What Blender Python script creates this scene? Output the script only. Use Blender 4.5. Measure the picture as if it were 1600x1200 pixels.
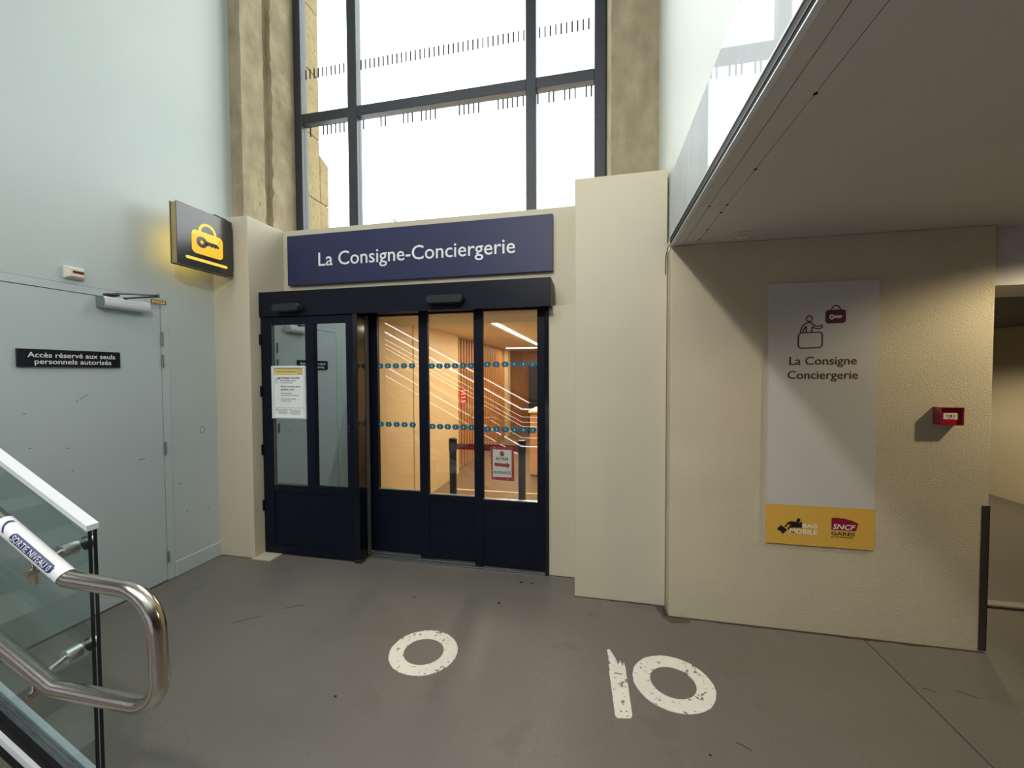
import bpy, math, random
from mathutils import Vector, Matrix
random.seed(7)
S = bpy.context.scene
COL = S.collection
for o in list(bpy.data.objects): bpy.data.objects.remove(o)

# ------------------------------------------------------------------ camera
YAW, PIT, ROL, FPX, EYE = math.radians(11.77), math.radians(1.63), math.radians(-0.23), 616.0, 1.55
def cam_axes():
    cy, sy = math.cos(YAW), math.sin(YAW)
    Rz = Matrix(((cy, sy, 0), (-sy, cy, 0), (0, 0, 1)))
    B = Matrix(((1, 0, 0), (0, 0, -1), (0, 1, 0)))
    Rp = Matrix(((1, 0, 0), (0, math.cos(PIT), -math.sin(PIT)), (0, math.sin(PIT), math.cos(PIT))))
    Rr = Matrix(((math.cos(ROL), -math.sin(ROL), 0), (math.sin(ROL), math.cos(ROL), 0), (0, 0, 1)))
    return Rr @ Rp @ B @ Rz
M3 = cam_axes()
cd = bpy.data.cameras.new('camera'); cam = bpy.data.objects.new('camera', cd); COL.objects.link(cam)
cd.sensor_width = 36; cd.lens = FPX / 1600 * 36; cd.clip_start = 0.05
rot = Matrix((M3[0], -M3[1], -M3[2])).transposed()
cam.matrix_world = Matrix.Translation((0, 0, EYE)) @ rot.to_4x4()
S.camera = cam

# ------------------------------------------------------------------ world, lights, exposure
w = bpy.data.worlds.new('overcast_sky'); S.world = w; w.use_nodes = True
bg = w.node_tree.nodes['Background']; bg.inputs[0].default_value = (0.955, 0.985, 0.965, 1); bg.inputs[1].default_value = 5.2
S.view_settings.view_transform = 'Standard'; S.view_settings.look = 'None'
S.view_settings.exposure = 0.0; S.view_settings.gamma = 1.0; S.view_settings.use_curve_mapping = False

def area(name, loc, target, sx, sy, power, color=(1, 1, 1), portal=False, spread=180):
    l = bpy.data.lights.new(name, 'AREA'); l.shape = 'RECTANGLE'; l.size = sx; l.size_y = sy
    l.energy = power; l.color = color; l.spread = math.radians(spread)
    if portal: l.cycles.is_portal = True
    o = bpy.data.objects.new(name, l); COL.objects.link(o); o.location = loc
    o.rotation_euler = (Vector(target) - Vector(loc)).to_track_quat('-Z', 'Y').to_euler()
    return o
area('window_portal', (-1.45, 3.72, 5.1), (-1.45, 0, 5.1), 3.2, 4.6, 1, portal=True)
area('roof_portal', (-2.6, -4.2, 7.45), (-2.6, -4.2, 0), 5.6, 5.2, 1, portal=True)
area('hall_flood_lamp', (-0.45, -0.15, 3.53), (-0.4, 2.6, 1.0), 0.12, 0.12, 40, (1.0, 0.94, 0.85))

# ------------------------------------------------------------------ helpers
def lin(c):
    c = c / 255.0
    return c / 12.92 if c <= 0.04045 else ((c + 0.055) / 1.055) ** 2.4
def C(r, g, b): return (lin(r), lin(g), lin(b), 1.0)
MATS = {}
def mat(name, col, rough=0.5, metal=0.0, var=0.0, vscale=3.0, bump=0.0, bscale=60.0, spec=0.5, emit=None, estr=0.0,
        speck=0.0, sscale=120.0, stretch=None, coat=0.0, dirt=None, dscale=6.0, dthr=0.62):
    m = bpy.data.materials.new(name); m.use_nodes = True; N = m.node_tree.nodes; L = m.node_tree.links
    b = N['Principled BSDF']; b.inputs['Base Color'].default_value = col; b.inputs['Roughness'].default_value = rough
    b.inputs['Metallic'].default_value = metal; b.inputs['Specular IOR Level'].default_value = spec
    if coat: b.inputs['Coat Weight'].default_value = coat; b.inputs['Coat Roughness'].default_value = 0.02
    if emit: b.inputs['Emission Color'].default_value = emit; b.inputs['Emission Strength'].default_value = estr
    tc = N.new('ShaderNodeTexCoord'); src = tc.outputs['Object']
    if stretch:
        mp = N.new('ShaderNodeMapping'); mp.inputs['Scale'].default_value = stretch; L.new(src, mp.inputs[0]); src = mp.outputs[0]
    colr = None
    def noise(sc, det=5.0):
        n = N.new('ShaderNodeTexNoise'); n.inputs['Scale'].default_value = sc; n.inputs['Detail'].default_value = det
        L.new(src, n.inputs['Vector']); return n.outputs['Fac']
    def mixc(a, bcol, fac, mode='MIX'):
        x = N.new('ShaderNodeMix'); x.data_type = 'RGBA'; x.blend_type = mode
        if hasattr(a, 'node'): L.new(a, x.inputs[6])
        else: x.inputs[6].default_value = a
        if hasattr(bcol, 'node'): L.new(bcol, x.inputs[7])
        else: x.inputs[7].default_value = bcol
        if hasattr(fac, 'node'): L.new(fac, x.inputs[0])
        else: x.inputs[0].default_value = fac
        return x.outputs[2]
    def ramp(f, a, bb, va=0.0, vb=1.0):
        r = N.new('ShaderNodeMapRange'); r.inputs[1].default_value = a; r.inputs[2].default_value = bb
        r.inputs[3].default_value = va; r.inputs[4].default_value = vb; L.new(f, r.inputs[0]); return r.outputs[0]
    cur = col
    if var:
        lo = tuple(c * (1 - var) for c in col[:3]) + (1,); hi = tuple(min(1, c * (1 + var)) for c in col[:3]) + (1,)
        cur = mixc(lo, hi, ramp(noise(vscale, 6.0), 0.3, 0.7))
    if speck:
        lo = tuple(c * (1 - speck) for c in col[:3]) + (1,)
        cur = mixc(cur, lo, ramp(noise(sscale, 3.0), 0.52, 0.68))
    if dirt:
        cur = mixc(cur, dirt, ramp(noise(dscale, 9.0), dthr, dthr + 0.06))
    if hasattr(cur, 'node'): L.new(cur, b.inputs['Base Color'])
    if bump:
        bn = N.new('ShaderNodeBump'); bn.inputs['Strength'].default_value = bump; bn.inputs['Distance'].default_value = 0.01
        L.new(noise(bscale, 6.0), bn.inputs['Height']); L.new(bn.outputs[0], b.inputs['Normal'])
    MATS[name] = m
    return m
def glass(name, tint, base=0.0, rough=0.0, k=1.0, gcol=(1, 1, 1, 1)):
    m = bpy.data.materials.new(name); m.use_nodes = True; N = m.node_tree.nodes; L = m.node_tree.links
    for n in list(N):
        if n.type != 'OUTPUT_MATERIAL': N.remove(n)
    out = [n for n in N if n.type == 'OUTPUT_MATERIAL'][0]
    t = N.new('ShaderNodeBsdfTransparent'); t.inputs[0].default_value = tint
    g = N.new('ShaderNodeBsdfGlossy'); g.inputs['Roughness'].default_value = rough; g.inputs[0].default_value = gcol
    lw = N.new('ShaderNodeLayerWeight'); lw.inputs[0].default_value = 0.5          # Facing = 1 - cos: Schlick reflectance
    pw = N.new('ShaderNodeMath'); pw.operation = 'POWER'; pw.inputs[1].default_value = 5.0; L.new(lw.outputs['Facing'], pw.inputs[0])
    ma = N.new('ShaderNodeMath'); ma.operation = 'MULTIPLY_ADD'; ma.use_clamp = True
    ma.inputs[1].default_value = 0.96 * k; ma.inputs[2].default_value = base + 0.04 * k; L.new(pw.outputs[0], ma.inputs[0])
    mx = N.new('ShaderNodeMixShader'); L.new(ma.outputs[0], mx.inputs[0]); L.new(t.outputs[0], mx.inputs[1]); L.new(g.outputs[0], mx.inputs[2])
    L.new(mx.outputs[0], out.inputs[0]); MATS[name] = m
    return m
def emis(name, col, s):
    return mat(name, (0.02, 0.02, 0.02, 1), rough=0.4, emit=col, estr=s)

class MB:
    def __init__(s): s.v = []; s.f = []; s.m = []
    def add(s, vs, fs, mi=0):
        n = len(s.v); s.v += [Vector(v) for v in vs]; s.f += [tuple(i + n for i in f) for f in fs]; s.m += [mi] * len(fs); return s
    def box(s, x0, x1, y0, y1, z0, z1, mi=0):
        return s.add([(x0, y0, z0), (x1, y0, z0), (x1, y1, z0), (x0, y1, z0), (x0, y0, z1), (x1, y0, z1), (x1, y1, z1), (x0, y1, z1)],
                     [(0, 3, 2, 1), (4, 5, 6, 7), (0, 1, 5, 4), (1, 2, 6, 5), (2, 3, 7, 6), (3, 0, 4, 7)], mi)
    def prism(s, pts, o, r, u, d, mi=0, z0=0.0):
        o, r, u = Vector(o), Vector(r), Vector(u); n = r.cross(u).normalized(); k = len(pts)
        a = [o + r * p[0] + u * p[1] + n * z0 for p in pts]; b = [p + n * (d - z0) for p in a]
        area2 = sum(pts[i][0] * pts[(i + 1) % k][1] - pts[(i + 1) % k][0] * pts[i][1] for i in range(k))
        fs = [tuple(range(k - 1, -1, -1)), tuple(range(k, 2 * k))] + [(i, (i + 1) % k, (i + 1) % k + k, i + k) for i in range(k)]
        if area2 < 0: fs = [tuple(reversed(f)) for f in fs]
        return s.add(a + b, fs, mi)
    def ring(s, c, ro, ri, o, r, u, d, mi=0, n=48, a0=0, a1=2 * math.pi, ax=1.0, ay=1.0, jit=0.0):
        full = abs(a1 - a0 - 2 * math.pi) < 1e-6; k = n if full else n + 1; pts = []
        for i in range(k):
            a = a0 + (a1 - a0) * i / n; jo = 1 + random.uniform(-jit, jit)
            pts.append(((c[0] + ro * jo * math.cos(a) * ax, c[1] + ro * jo * math.sin(a) * ay), (c[0] + ri * math.cos(a) * ax, c[1] + ri * math.sin(a) * ay)))
        return s._ribbon(pts, o, r, u, d, mi, full)
    def _ribbon(s, pts, o, r, u, d, mi, closed):
        o, r, u = Vector(o), Vector(r), Vector(u); n = r.cross(u).normalized(); vs = []
        for a, b in pts:
            A = o + r * a[0] + u * a[1]; B = o + r * b[0] + u * b[1]; vs += [A, B, A + n * d, B + n * d]
        fs = []; k = len(pts)
        for i in range(k if closed else k - 1):
            p = 4 * i; q = 4 * ((i + 1) % k)
            fs += [(p + 2, q + 2, q + 3, p + 3), (p, p + 1, q + 1, q), (p, q, q + 2, p + 2), (p + 1, p + 3, q + 3, q + 1)]
        if not closed: fs += [(0, 2, 3, 1), (4 * k - 4, 4 * k - 3, 4 * k - 1, 4 * k - 2)]
        return s.add(vs, fs, mi)
    def stroke(s, path, wd, o, r, u, d, mi=0, closed=False):
        P = [Vector(p) for p in path]; k = len(P); pts = []
        for i in range(k):
            a = P[(i - 1) % k] if (closed or i) else P[i]; b = P[(i + 1) % k] if (closed or i < k - 1) else P[i]
            t = (b - a); t = t.normalized() if t.length else Vector((1, 0)); nn = Vector((-t[1], t[0])) * wd / 2
            pts.append((P[i] + nn, P[i] - nn))
        return s._ribbon(pts, o, r, u, d, mi, closed)
    def tube(s, path, rad, n=16, mi=0, cap=True):
        P = [Vector(p) for p in path]; k = len(P); vs = []; fs = []; prev = None
        rr = rad if isinstance(rad, (list, tuple)) else [rad] * k
        for i in range(k):
            a = P[max(0, i - 1)]; b = P[min(k - 1, i + 1)]
            t0 = (P[i] - a).normalized() if i else (b - P[i]).normalized(); t1 = (b - P[i]).normalized() if i < k - 1 else t0
            t = (t0 + t1).normalized(); sc = 1 / max(0.5, t.dot(t0))
            if prev is None:
                up = Vector((0, 0, 1)) if abs(t.z) < 0.9 else Vector((1, 0, 0)); e1 = t.cross(up).normalized()
            else: e1 = (prev - t * prev.dot(t)).normalized()
            e2 = t.cross(e1); prev = e1; bd = (t1 - t0)
            for j in range(n):
                an = 2 * math.pi * j / n; off = e1 * math.cos(an) * rr[i] + e2 * math.sin(an) * rr[i]
                if bd.length > 1e-4: bn = bd.normalized(); off += bn * off.dot(bn) * (sc - 1)
                vs.append(P[i] + off)
        for i in range(k - 1):
            for j in range(n): fs.append((i * n + j, i * n + (j + 1) % n, (i + 1) * n + (j + 1) % n, (i + 1) * n + j))
        if cap: fs += [tuple(range(n - 1, -1, -1)), tuple((k - 1) * n + j for j in range(n))]
        return s.add(vs, fs, mi)
    def text(s, body, o, r, u, width=None, height=None, d=0.001, bold=0.0, align='L', mi=0, fn=None):
        me = text_mesh(body, bold); xs = [v[0] for v in me[0]]; ys = [v[1] for v in me[0]]
        bw = max(xs) - min(xs); x0 = min(xs); asc = 0.73
        sx = width / bw if width else height / asc; sy = height / asc if height else sx
        o, r, u = Vector(o), Vector(r), Vector(u); n = r.cross(u).normalized(); sh = {'L': 0, 'C': -bw / 2, 'R': -bw}[align]
        vs = []
        for v in me[0]:
            x = (v[0] - x0 + sh) * sx; y = v[1] * sy; z = (v[2] + 0.5) * d
            vs.append(fn(x, y, z) if fn else o + r * x + u * y + n * z)
        return s.add(vs, me[1], mi)
    def build(s, name, mats, parent=None, bevel=0.0, smooth=False, label=None, cat=None, group=None, kind=None, seg=2):
        me = bpy.data.meshes.new(name)
        if parent is None:
            xs = [v.x for v in s.v]; ys = [v.y for v in s.v]; zs = [v.z for v in s.v]
            L = Vector(((min(xs) + max(xs)) / 2, (min(ys) + max(ys)) / 2, min(zs)))
        else: L = WL[parent.name]
        me.from_pydata([v - L for v in s.v], [], s.f)
        for m in (mats if isinstance(mats, (list, tuple)) else [mats]): me.materials.append(MATS[m] if isinstance(m, str) else m)
        for i, p in enumerate(me.polygons): p.material_index = s.m[i]
        if smooth:
            for p in me.polygons: p.use_smooth = True
            me.set_sharp_from_angle(angle=math.radians(40))
        me.update()
        o = bpy.data.objects.new(name, me); COL.objects.link(o)
        if parent is None: o.location = L
        else: o.parent = parent
        WL[o.name] = L
        if bevel:
            bm = o.modifiers.new('bevel', 'BEVEL'); bm.width = bevel; bm.segments = seg; bm.limit_method = 'ANGLE'
        tag(o, label, cat, group, kind)
        return o
WL = {}
_T = {}
def text_mesh(body, bold):
    if (body, bold) in _T: return _T[(body, bold)]
    c = bpy.data.curves.new('t', 'FONT'); c.body = body; c.size = 1; c.extrude = 0.5; c.resolution_u = 3; c.offset = bold
    o = bpy.data.objects.new('t', c); COL.objects.link(o); bpy.context.view_layer.update()
    me = bpy.data.meshes.new_from_object(o.evaluated_get(bpy.context.evaluated_depsgraph_get()))
    r = ([tuple(v.co) for v in me.vertices], [tuple(p.vertices) for p in me.polygons])
    bpy.data.objects.remove(o); bpy.data.curves.remove(c); bpy.data.meshes.remove(me)
    _T[(body, bold)] = r
    return r
def tag(o, label=None, cat=None, group=None, kind=None):
    if label: o['label'] = label
    if cat: o['category'] = cat
    if group: o['group'] = group
    if kind: o['kind'] = kind
    return o
def thing(name, loc, label, cat, group=None, kind=None):
    o = bpy.data.objects.new(name, None); COL.objects.link(o); o.location = loc; o.empty_display_size = 0.05
    WL[o.name] = Vector(loc); return tag(o, label, cat, group, kind)
def rrect(x0, x1, y0, y1, r, n=6):
    pts = []
    for cx, cy, a in ((x1 - r, y1 - r, 0), (x0 + r, y1 - r, 90), (x0 + r, y0 + r, 180), (x1 - r, y0 + r, 270)):
        for i in range(n + 1):
            t = math.radians(a + 90 * i / n); pts.append((cx + r * math.cos(t), cy + r * math.sin(t)))
    return pts
def arc(cx, cy, r, a0, a1, n=12, ry=None):
    ry = ry or r
    return [(cx + r * math.cos(math.radians(a0 + (a1 - a0) * i / n)), cy + ry * math.sin(math.radians(a0 + (a1 - a0) * i / n))) for i in range(n + 1)]
XR, ZU = (1, 0, 0), (0, 0, 1)      # right/up for faces that look towards -y
YR = (0, 1, 0)                     # right for faces that look towards +x

# ------------------------------------------------------------------ materials
mat('cool_paint', C(188, 199, 201), 0.42, var=0.03, vscale=1.2, bump=0.05, bscale=25)
mat('cool_paint_door', C(188, 201, 206), 0.35, var=0.02, vscale=1.5, bump=0.03, bscale=20)
mat('cream_paint', C(203, 195, 173), 0.55, var=0.03, vscale=1.6, bump=0.06, bscale=18)
mat('cream_roughcast', C(202, 191, 165), 0.75, var=0.05, vscale=2.5, bump=0.5, bscale=150)
mat('white_paint', C(222, 228, 224), 0.5, var=0.02, vscale=2, bump=0.04, bscale=30)
mat('soffit_paint', C(206, 202, 198), 0.6, var=0.04, vscale=1.2)
mat('concrete', C(160, 148, 122), 0.9, var=0.22, vscale=8, bump=0.8, bscale=30, dirt=C(128, 114, 88), dscale=16, dthr=0.70, stretch=(1, 1, .55))
mat('stone', C(142, 127, 92), 0.85, var=0.12, vscale=9, bump=0.6, bscale=45, dirt=C(118, 102, 70), dscale=30, dthr=0.58)
mat('floor_resin', C(114, 110, 104), 0.42, var=0.10, vscale=1.6, bump=0.04, bscale=160, speck=0.18, sscale=130, dirt=C(108, 104, 97), dscale=3.2, dthr=0.60)
mat('floor_gap', C(30, 28, 25), 0.9)
mat('road_paint', C(232, 230, 220), 0.6, var=0.04, vscale=12, dirt=C(120, 116, 106), dscale=46, dthr=0.60)
mat('navy_metal', C(12, 17, 32), 0.42, var=0.06, vscale=4, spec=0.22)
mat('navy_gloss', C(14, 16, 22), 0.14)
mat('navy_sign', C(30, 38, 80), 0.5, var=0.05, vscale=1.5)
mat('sign_white', C(236, 238, 240), 0.5)
mat('black_plastic', C(34, 36, 40), 0.38)
mat('dark_frame', C(48, 52, 62), 0.4, var=0.05, vscale=3)
mat('alu', C(190, 194, 196), 0.35, metal=1.0, var=0.05, vscale=30)
mat('alu_white', C(222, 226, 232), 0.4, var=0.02)
mat('steel', C(194, 187, 178), 0.22, metal=1.0, var=0.08, vscale=90, stretch=(1, 1, 6))
mat('chrome', C(210, 210, 208), 0.12, metal=1.0)
mat('dark_slot', C(12, 12, 13), 0.7, spec=0.2)
mat('mid_slot', C(40, 42, 43), 0.6, spec=0.2)
mat('grey_slot', C(74, 78, 80), 0.5)
mat('panel_white', C(200, 197, 193), 0.4, var=0.015)
mat('panel_ochre', C(222, 176, 78), 0.4, var=0.02)
mat('burgundy', C(84, 18, 48), 0.45)
mat('burgundy_dark', C(66, 22, 40), 0.5)
mat('print_black', C(26, 24, 26), 0.5)
mat('print_grey', C(120, 122, 126), 0.6)
mat('sncf_red', C(140, 20, 52), 0.4)
mat('alarm_red', C(168, 24, 40), 0.3)
mat('alarm_cover', C(150, 40, 60), 0.12, coat=1.0)
mat('plastic_white', C(226, 220, 206), 0.4)
mat('lens_red', C(120, 20, 28), 0.15, coat=0.6)
mat('door_sign_navy', C(18, 24, 36), 0.3)
mat('label_yellow', C(226, 196, 120), 0.5)
mat('label_print', C(170, 120, 40), 0.5)
mat('hinge_metal', C(140, 150, 152), 0.4, metal=0.6)
mat('arm_metal', C(92, 94, 104), 0.3, metal=0.8)
mat('box_black', C(40, 39, 40), 0.22, spec=0.9)
mat('box_side', C(176, 160, 110), 0.35, metal=0.5)  # brassy tone of the sign's yellow light on its edges, put into the colour
emis('glow_yellow', (1.0, 0.56, 0.01, 1), 1.0)
emis('glow_yellow_light', (1.0, 0.70, 0.06, 1), 1.05)
emis('led_warm', (1.0, 0.86, 0.66, 1), 9.0)
emis('led_cool', (0.90, 0.88, 1.0, 1), 7.0)
emis('lamp_warm', (1.0, 0.78, 0.48, 1), 6.0)
mat('shop_wall', C(232, 208, 166), 0.5, var=0.02)
mat('shop_ceiling', C(222, 200, 166), 0.6)
mat('shop_floor', C(128, 108, 86), 0.35, var=0.06, vscale=5)
mat('slat_wood', C(196, 140, 84), 0.45, var=0.14, vscale=14, stretch=(1, 1, 0.1))
mat('slat_back', C(44, 32, 28), 0.8)
mat('wood_panel', C(198, 134, 72), 0.4, var=0.12, vscale=8, stretch=(1, 1, 0.12))
mat('counter_peach', C(224, 172, 126), 0.45)
mat('screen_dark', C(42, 46, 54), 0.25)
mat('belt_red', C(150, 28, 48), 0.5)
mat('notice_red', C(200, 50, 56), 0.5)
mat('guard_dark', C(62, 54, 54), 0.4)
mat('threshold', C(160, 156, 148), 0.4)
mat('sticker_teal', C(24, 100, 124), 0.4)
mat('sticker_mark', C(206, 226, 230), 0.4)
mat('entr_border', C(146, 52, 60), 0.5, dirt=C(176, 112, 112), dscale=40, dthr=0.6)
mat('entr_white', C(190, 192, 182), 0.5)
mat('label_navy', C(44, 52, 110), 0.35)
mat('glass_edge', C(14, 26, 34), 0.15)
mat('fascia_glass', C(184, 194, 200), 0.5, var=0.07, vscale=5, coat=0.45, dirt=C(176, 190, 200), dscale=14, dthr=0.58, stretch=(1, 1, 0.25))
mat('stair_stone', C(150, 148, 140), 0.6, var=0.08, vscale=8)
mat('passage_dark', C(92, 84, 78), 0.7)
mat('mastic', C(84, 78, 69), 0.8, var=0.15, vscale=15)
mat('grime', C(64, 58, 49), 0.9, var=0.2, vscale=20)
mat('hall_dark', C(120, 118, 112), 0.6)
mat('escalator_panel', C(58, 62, 66), 0.25, metal=0.5)
mat('rubber', C(22, 22, 23), 0.4)
mat('tree_dark', C(70, 80, 60), 0.9)
mat('flag_white', C(235, 236, 238), 0.8)
glass('window_glass', (0.97, 0.985, 0.98, 1))
glass('door_glass', (0.93, 0.95, 0.94, 1), base=0.03, k=1.1)
glass('film_glass', (0.06, 0.07, 0.07, 1), base=0.60, k=1.0, gcol=(0.92, 0.98, 0.97, 1))
glass('green_glass', (0.885, 0.93, 0.93, 1), base=0.0, k=0.8)

# ------------------------------------------------------------------ shell: floors
fl = MB()
fl.box(-9, 1.527, -9, 3.12, -0.12, 0).box(1.533, 7, -9, 3.12, -0.12, 0).box(1.52, 1.54, -9, 2.62, -0.14, -0.012, 1).box(1.9, 7, 3.12, 9.2, -0.12, 0)
floor = fl.build('floor', ['floor_resin', 'floor_gap'], label='grey brown speckled resin floor of the station hall', cat='floor', kind='structure')
MB().box(-2.9, 0.4, 3.12, 11, -0.12, 0.0).build('floor_shop', 'shop_floor', label='brown floor inside the shop behind the sliding doors', cat='floor', kind='structure')
FO, FR, FU = (0, 0, 0.0), (1, 0, 0), (0, 1, 0)
MB().ring((-0.926, 2.005), 0.19, 0.111, FO, FR, FU, 0.0025, n=72, ay=0.93, jit=0.012).build('painted_digit', 'road_paint', floor, label='worn white painted zero standing alone on the floor')
MB().ring((0.388, 2.048), 0.193, 0.108, FO, FR, FU, 0.0025, n=72, ay=0.96, jit=0.008).build('painted_digit', 'road_paint', floor, label='white painted zero of the number ten')
MB().prism([(0.096, 1.792), (0.106, 1.782), (0.162, 1.792), (0.172, 1.804), (0.1640, 2.095), (0.158, 2.142), (0.150, 2.108), (0.139, 2.150), (0.130, 2.118), (0.113, 2.168), (0.088, 2.226), (0.074, 2.222), (0.079, 2.140), (0.090, 2.116), (0.078, 2.110), (0.083, 2.07), (0.079, 2.06)], FO, FR, FU, 0.0025).build('painted_digit', 'road_paint', floor, label='white painted one with a torn top end')
for i, (x, y, r) in enumerate([(-0.624, 2.541, .012), (-0.522, 2.826, .016), (-0.441, 2.824, .010), (-1.214, 1.637, .008), (-1.218, 2.491, .007), (0.463, 1.682, .006)]):
    MB().prism([(x + r * math.cos(a * .7) * random.uniform(.6, 1.2), y + r * .8 * math.sin(a * .7) * random.uniform(.6, 1.2)) for a in range(9)], FO, FR, FU, 0.0012).build('gum_spot', 'floor_gap', floor)
for x, y, l, a in [(1.572, 2.254, .05, -20), (1.722, 2.265, .07, -28), (0.584, 1.763, .06, -30), (-2.2, 2.0, .16, 40), (-2.0, 2.2, .12, 30)]:
    ca, sa = math.cos(math.radians(a)), math.sin(math.radians(a))
    MB().stroke([(x, y), (x + l * ca * .5, y + l * sa * .5 + .004), (x + l * ca, y + l * sa)], 0.003, FO, FR, FU, 0.0008).build('scratch', 'floor_gap', floor)
MB().box(2.1, 4.88, 3.115, 3.135, 0, 0.004).box(2.1, 4.88, 3.135, 3.20, 0, 0.014, 1).build('trim_1', ['floor_gap', 'threshold'], label='pale threshold strip across the floor of the right passage', cat='threshold', kind='structure')

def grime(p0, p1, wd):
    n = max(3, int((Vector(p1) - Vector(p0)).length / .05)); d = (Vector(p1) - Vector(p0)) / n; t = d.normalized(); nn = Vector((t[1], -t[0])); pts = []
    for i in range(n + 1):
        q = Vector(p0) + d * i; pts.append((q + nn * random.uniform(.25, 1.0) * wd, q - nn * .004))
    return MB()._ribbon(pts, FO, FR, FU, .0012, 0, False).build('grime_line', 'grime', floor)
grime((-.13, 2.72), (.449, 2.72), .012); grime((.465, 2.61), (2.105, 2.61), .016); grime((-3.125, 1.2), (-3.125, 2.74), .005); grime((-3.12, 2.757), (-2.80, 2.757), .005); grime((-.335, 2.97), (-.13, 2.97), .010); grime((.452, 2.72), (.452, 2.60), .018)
MB().prism([(.40, 2.70), (.36, 2.72), (.45, 2.72), (.47, 2.60), (.60, 2.61), (.58, 2.565), (.47, 2.54), (.43, 2.58)], FO, FR, FU, .001).build('mastic_patch', 'mastic', floor)

# ------------------------------------------------------------------ shell: left wall, door in it
WX = -3.135
wl = MB().box(WX - .2, WX, 2.387, 2.95, 0, 7.5).box(WX - .2, WX, 0.95, 1.343, 0, 7.5).box(WX - .2, WX, 1.343, 2.387, 2.107, 7.5)
wall_left = wl.build('wall_left', 'cool_paint', label='tall pale grey painted wall on the left', cat='wall', kind='structure')
MB().box(WX - .02, WX + .010, 2.387, 2.757, 0, 0.115).build('baseboard_left', 'cool_paint', label='grey painted baseboard beside the service door', cat='baseboard', kind='structure', bevel=.003)
door = thing('door_1', (WX, 1.865, 0), 'grey blue metal service door in the left wall with a dark text plate', 'door', kind='structure')
MB().box(WX - .15, WX + .002, 1.345, 1.396, 0, 2.105).box(WX - .15, WX + .002, 2.334, 2.385, 0, 2.105).box(WX - .15, WX + .002, 1.396, 2.334, 2.059, 2.105).build('door_frame', 'cool_paint_door', door)
leafp = MB().box(WX - .05, WX - .001, 1.400, 2.330, 0.006, 2.055).box(WX - .16, WX - .055, 1.39, 2.34, 0, 2.06, 1).build('door_panel', ['cool_paint_door', 'floor_gap'], door)
for z0, z1 in ((1.762, 1.862), (1.602, 1.695), (0.952, 1.046), (0.142, 0.22)):
    MB().tube([(WX + .007, 2.334, z0), (WX + .007, 2.334, z1)], 0.008, 10).build('hinge', 'hinge_metal', door, smooth=True)
for x, y, z, l, a in [(0, 1.833, 1.381, .012, 20), (0, 1.851, 1.395, .02, 35), (0, 1.872, 1.41, .02, 30), (0, 2.161, .947, .045, 5), (0, 1.80, .959, .008, 0), (0, 1.78, 1.101, .01, 10), (0, 1.617, 1.132, .01, 0), (0, 1.60, 1.33, .01, 0)]:
    ca, sa = math.cos(math.radians(a)), math.sin(math.radians(a))
    MB().stroke([(y, z), (y + l * ca, z + l * sa)], 0.005, (WX - .001, 0, 0), YR, ZU, 0.0008).build('scuff_mark', 'print_grey', leafp)
for y, z, l, a in [(2.424, .706, .03, -20), (2.436, .70, .02, 40), (2.481, .462, .02, 70), (2.66, .42, .02, 70)]:
    ca, sa = math.cos(math.radians(a)), math.sin(math.radians(a))
    MB().stroke([(y, z), (y + l * ca, z + l * sa)], 0.004, (WX, 0, 0), YR, ZU, 0.0008).build('scuff_mark', 'print_grey', wall_left)
MB().ring((2.628, 1.097), .022, .018, (WX, 0, 0), YR, ZU, .0008, n=20, ay=1.3).build('scuff_mark', 'print_grey', wall_left)

# dark plate on the door
ds = thing('door_plate', (WX, 1.82, 1.595), 'dark navy plate with two lines of white lettering on the service door', 'sign')
dpl = MB().box(WX, WX + .012, 1.579, 2.064, 1.595, 1.697).build('plate', 'door_sign_navy', ds)
MB().text('Accès réservé aux seuls', (WX + .012, 1.620, 1.650), YR, ZU, width=.415, height=.031, bold=.008).build('lettering', 'sign_white', dpl)
MB().text('personnels autorisés', (WX + .012, 1.648, 1.612), YR, ZU, width=.365, height=.031, bold=.008).build('lettering', 'sign_white', dpl)
# door closer
dc = thing('door_closer', (WX, 2.09, 1.985), 'silver overhead door closer with a folding arm on the service door', 'door closer')
prof = [(0, 0), (.052, 0), (.066, .012), (.070, .03), (.068, .058), (.060, .068), (0, .068)]
cb = MB(); cb.prism([(p[0], p[1]) for p in prof], (WX, 1.952, 1.985), (1, 0, 0), ZU, -0.268)
cb.build('body', 'alu_white', dc, bevel=.003)
MB().prism([(p[0], p[1]) for p in prof], (WX, 1.948, 1.985), (1, 0, 0), ZU, -0.004, 0).build('end_cap', 'hinge_metal', dc)
MB().box(WX, WX + .05, 1.985, 2.05, 2.066, 2.078).box(WX + .03, WX + .11, 1.998, 2.02, 2.07, 2.078).build('arm_bracket', 'arm_metal', dc, bevel=.002)
MB().tube([(WX + .105, 2.01, 2.076), (WX + .115, 2.235, 2.108)], .006, 8).tube([(WX + .115, 2.235, 2.098), (WX + .06, 2.07, 2.058)], .006, 8).tube([(WX + .115, 2.235, 2.092), (WX + .115, 2.235, 2.114)], .009, 10).tube([(WX + .055, 2.075, 2.050), (WX + .055, 2.075, 2.064)], .011, 12).build('arm', 'arm_metal', dc, smooth=True)
# yellow label
yl = MB().box(WX + .002, WX + .003, 2.27, 2.372, 2.064, 2.094).box(WX + .003, WX + .0035, 2.276, 2.366, 2.069, 2.089, 1).box(WX + .0035, WX + .004, 2.29, 2.352, 2.076, 2.083, 2)
yl.build('sticker_label', ['print_black', 'label_yellow', 'label_print'], label='small yellow sticker on the door frame beside the closer', cat='sticker')
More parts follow.
